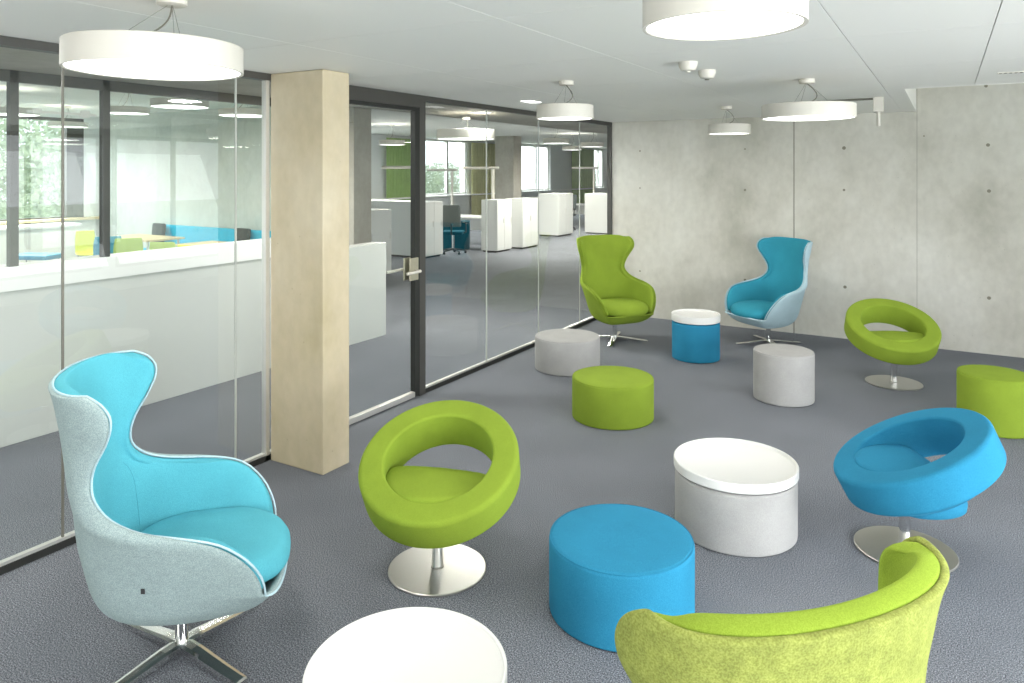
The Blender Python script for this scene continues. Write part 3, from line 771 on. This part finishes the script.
for px, lab in ((157, 'dark square cushion at the left end of the blue bench'), (241, 'dark square cushion at the right part of the blue bench')):
    dx, dy = (F2+(px-512)/730*R2); D = 8.26/dy
    x, y = at(px, D); c_ = MB().box(-.16, .16, -.045, .045, 0, .46).build('cushion', M['charcoal'], bevel=.03, smooth=True)
    c_.location = (x, y+.02, .56); c_.rotation_euler = (R(-6), 0, 0); c_.location = (x, y, .455); tag(c_, lab, 'cushion')
def mtable(px, D, L_, label):
    x, y = at(px, D); o = empty('meeting_table', (x, y, 0)); tag(o, label, 'table')
    MB().box(-L_/2, L_/2, -.35, .35, .715, .745).build('table_top', M['wood'], o, bevel=.004)
    for a in (-1, 1):
        for b_ in (-1, 1): MB().tube([(a*(L_/2-.08), b_*.28, 0), (a*(L_/2-.08), b_*.28, .715)], .02, 10).build('leg', M['alu'], o, smooth=True)
mtable(143, 12.6, 1.3, 'pale meeting table at the left end of the blue bench')
mtable(222, 11.3, 1.4, 'pale meeting table in front of the right part of the blue bench')
o = empty('window_counter', (-14.55, 5.2, 0)); tag(o, 'long white counter with grey fronts under the meeting room window', 'counter')
MB().box(-.4, .35, -6, 2.6, .83, .88).build('worktop', M['desk'], o, bevel=.004)
for k in range(8): MB().box(-.4, .3, -6+k*1.07, -6+k*1.07+1.06, 0.05, .83).build('front_panel', M['office_ceiling'], o)
o = empty('upholstered_stool', at(36, 12.5)+(0,), R(25)); tag(o, 'blue topped stool bench in front of the meeting room window', 'stool')
MB().box(-.35, .35, -.2, .2, .38, .46).build('seat', M['bluepl'], o, bevel=.015)
for a in (-1, 1):
    for b_ in (-1, 1): MB().tube([(a*.3, b_*.15, 0), (a*.3, b_*.15, .38)], .013, 8).build('leg', M['chrome'], o, smooth=True)

# ------------------------------------------------------------------ trees outside
def make_tree(loc, h, cr, label, seed):
    rnd = random.Random(seed)
    o = empty('tree', loc); tag(o, label, 'tree')
    MB().tube([(0, 0, 0), (.1, .05, h*.4), (0, .1, h*.75)], [.28, .2, .08], 10).build('trunk', M['bark'], o, smooth=True)
    m = MB(); vs = []; fs = []
    blobs = [(Vector((rnd.uniform(-1, 1)*cr*.7, rnd.uniform(-1, 1)*cr*.7, h-cr+rnd.uniform(-1, 1)*cr*.75)), rnd.uniform(.35, .6)*cr) for _ in range(16)]
    for _ in range(13000):
        c_, rr_ = rnd.choice(blobs); d = Vector((rnd.gauss(0, 1), rnd.gauss(0, 1), rnd.gauss(0, 1))).normalized()*rr_*rnd.uniform(.65, 1.05)
        p = c_+d; s = rnd.uniform(.06, .14); a = Vector((rnd.gauss(0, 1), rnd.gauss(0, 1), rnd.gauss(0, 1))).normalized(); b_ = a.orthogonal().normalized()
        i = len(vs); vs += [p-a*s, p-b_*s*.5, p+a*s, p+b_*s*.5]; fs.append((i, i+1, i+2, i+3))
    m.add(vs, fs); m.build('crown', M['leaf'], o)
    return o
for k, (x, y, h, cr, lab) in enumerate(((-24, 7.5, 8.5, 3.6, 'leafy tree outside the left meeting room window'), (-27, 16, 7.8, 3.8, 'leafy tree outside the right meeting room window'), (-36, 22, 10.5, 5, 'taller tree behind the nearer two outside the meeting room'),
                              (-46, 62, 6.6, 3.4, 'low distant tree outside the bright office window'), (-40, 84, 6.4, 3, 'distant tree outside the far office window'))):
    make_tree((x, y, -4), h, cr, lab, k+3)

# ------------------------------------------------------------------ light
wd = bpy.data.worlds.new('overcast'); sc.world = wd; wd.use_nodes = True
nt = wd.node_tree; bg = nt.nodes['Background']
tc = nt.nodes.new('ShaderNodeTexCoord'); sep = nt.nodes.new('ShaderNodeSeparateXYZ'); rp = nt.nodes.new('ShaderNodeValToRGB')
nt.links.new(tc.outputs['Generated'], sep.inputs[0]); nt.links.new(sep.outputs['Z'], rp.inputs['Fac'])
rp.color_ramp.elements[0].color = (.92, .95, 1, 1); rp.color_ramp.elements[1].color = (.8, .88, 1, 1)
nt.links.new(rp.outputs['Color'], bg.inputs['Color']); bg.inputs['Strength'].default_value = 2.1
def area(loc, rot, sx, sy, e, c=(1, 1, 1)):
    l = bpy.data.lights.new('daylight_and_fill', 'AREA'); l.shape = 'RECTANGLE'; l.size = sx; l.size_y = sy; l.energy = e; l.color = c
    o = bpy.data.objects.new('daylight_and_fill', l); col.objects.link(o); o.location = loc; o.rotation_euler = rot; return o
for k in range(5):                                # daylight entering each window of the right wall
    y0, y1 = ywin[k]+.1, ywin[k+1]-.08
    area((XR+.35, (y0+y1)/2, 1.3), (0, R(118), 0), 2.0, y1-y0, 190 if k < 3 else 22, (.97, .985, 1))
for x_ in (-2.3, .1, 2.3):                         # daylight stand-in: fill lamps added before the windowless front wall, behind the camera
    area((x_, YF+.06, 1.5), (R(-118), 0, PI), 1.8, 1.8, 48, (1, .985, .95))
for (a, b_, z0, z1) in wins+[(9.5, 13, 0, 0)]:      # open sky above each window of the far facade
    area((XO-1.6, (a+b_)/2, 4.6), (0, R(-58), 0), 2.2, b_-a, 1100 if a > 10 else 700, (.96, .98, 1))
sc.view_settings.view_transform = 'Standard'
sc.view_settings.look = 'None'
sc.view_settings.exposure = .26
sc.view_settings.gamma = 1.0

# ------------------------------------------------------------------ groups of repeats
GR = {'round_ottoman': 'upholstered ottomans in the lounge', 'round_tray': 'white trays on the ottomans', 'ring_chair': 'ring shaped swivel chairs in the lounge',
      'wing_chair': 'wing chairs in the lounge', 'smoke_detector': 'smoke detectors on the lounge ceiling', 'office_cabinet': 'white cabinets in the office',
      'office_chair': 'office chairs at the desks', 'office_desk': 'desks in the office', 'floor_lamp': 'reading floor lamps in the office', 'curtain': 'curtains on the office facade',
      'plastic_chair': 'plastic chairs in the meeting room', 'meeting_table': 'meeting room tables', 'cushion': 'cushions on the blue bench', 'tree': 'trees outside the windows'}
for o in list(bpy.data.objects):
    if o.parent or 'label' not in o: continue
    b_ = o.name.split('.')[0]
    if b_ in GR: o['group'] = GR[b_]
    elif b_ == 'pendant_lamp':
        o['group'] = 'drum pendants in the meeting room' if 'meeting' in o['label'] else ('drum pendants in the office' if 'office' in o['label'] or 'corridor' in o['label'] else 'drum pendants over the lounge')
    elif b_ == 'ceiling_light' and 'corridor' in o['label']: o['group'] = 'added fill lights over the corridor'
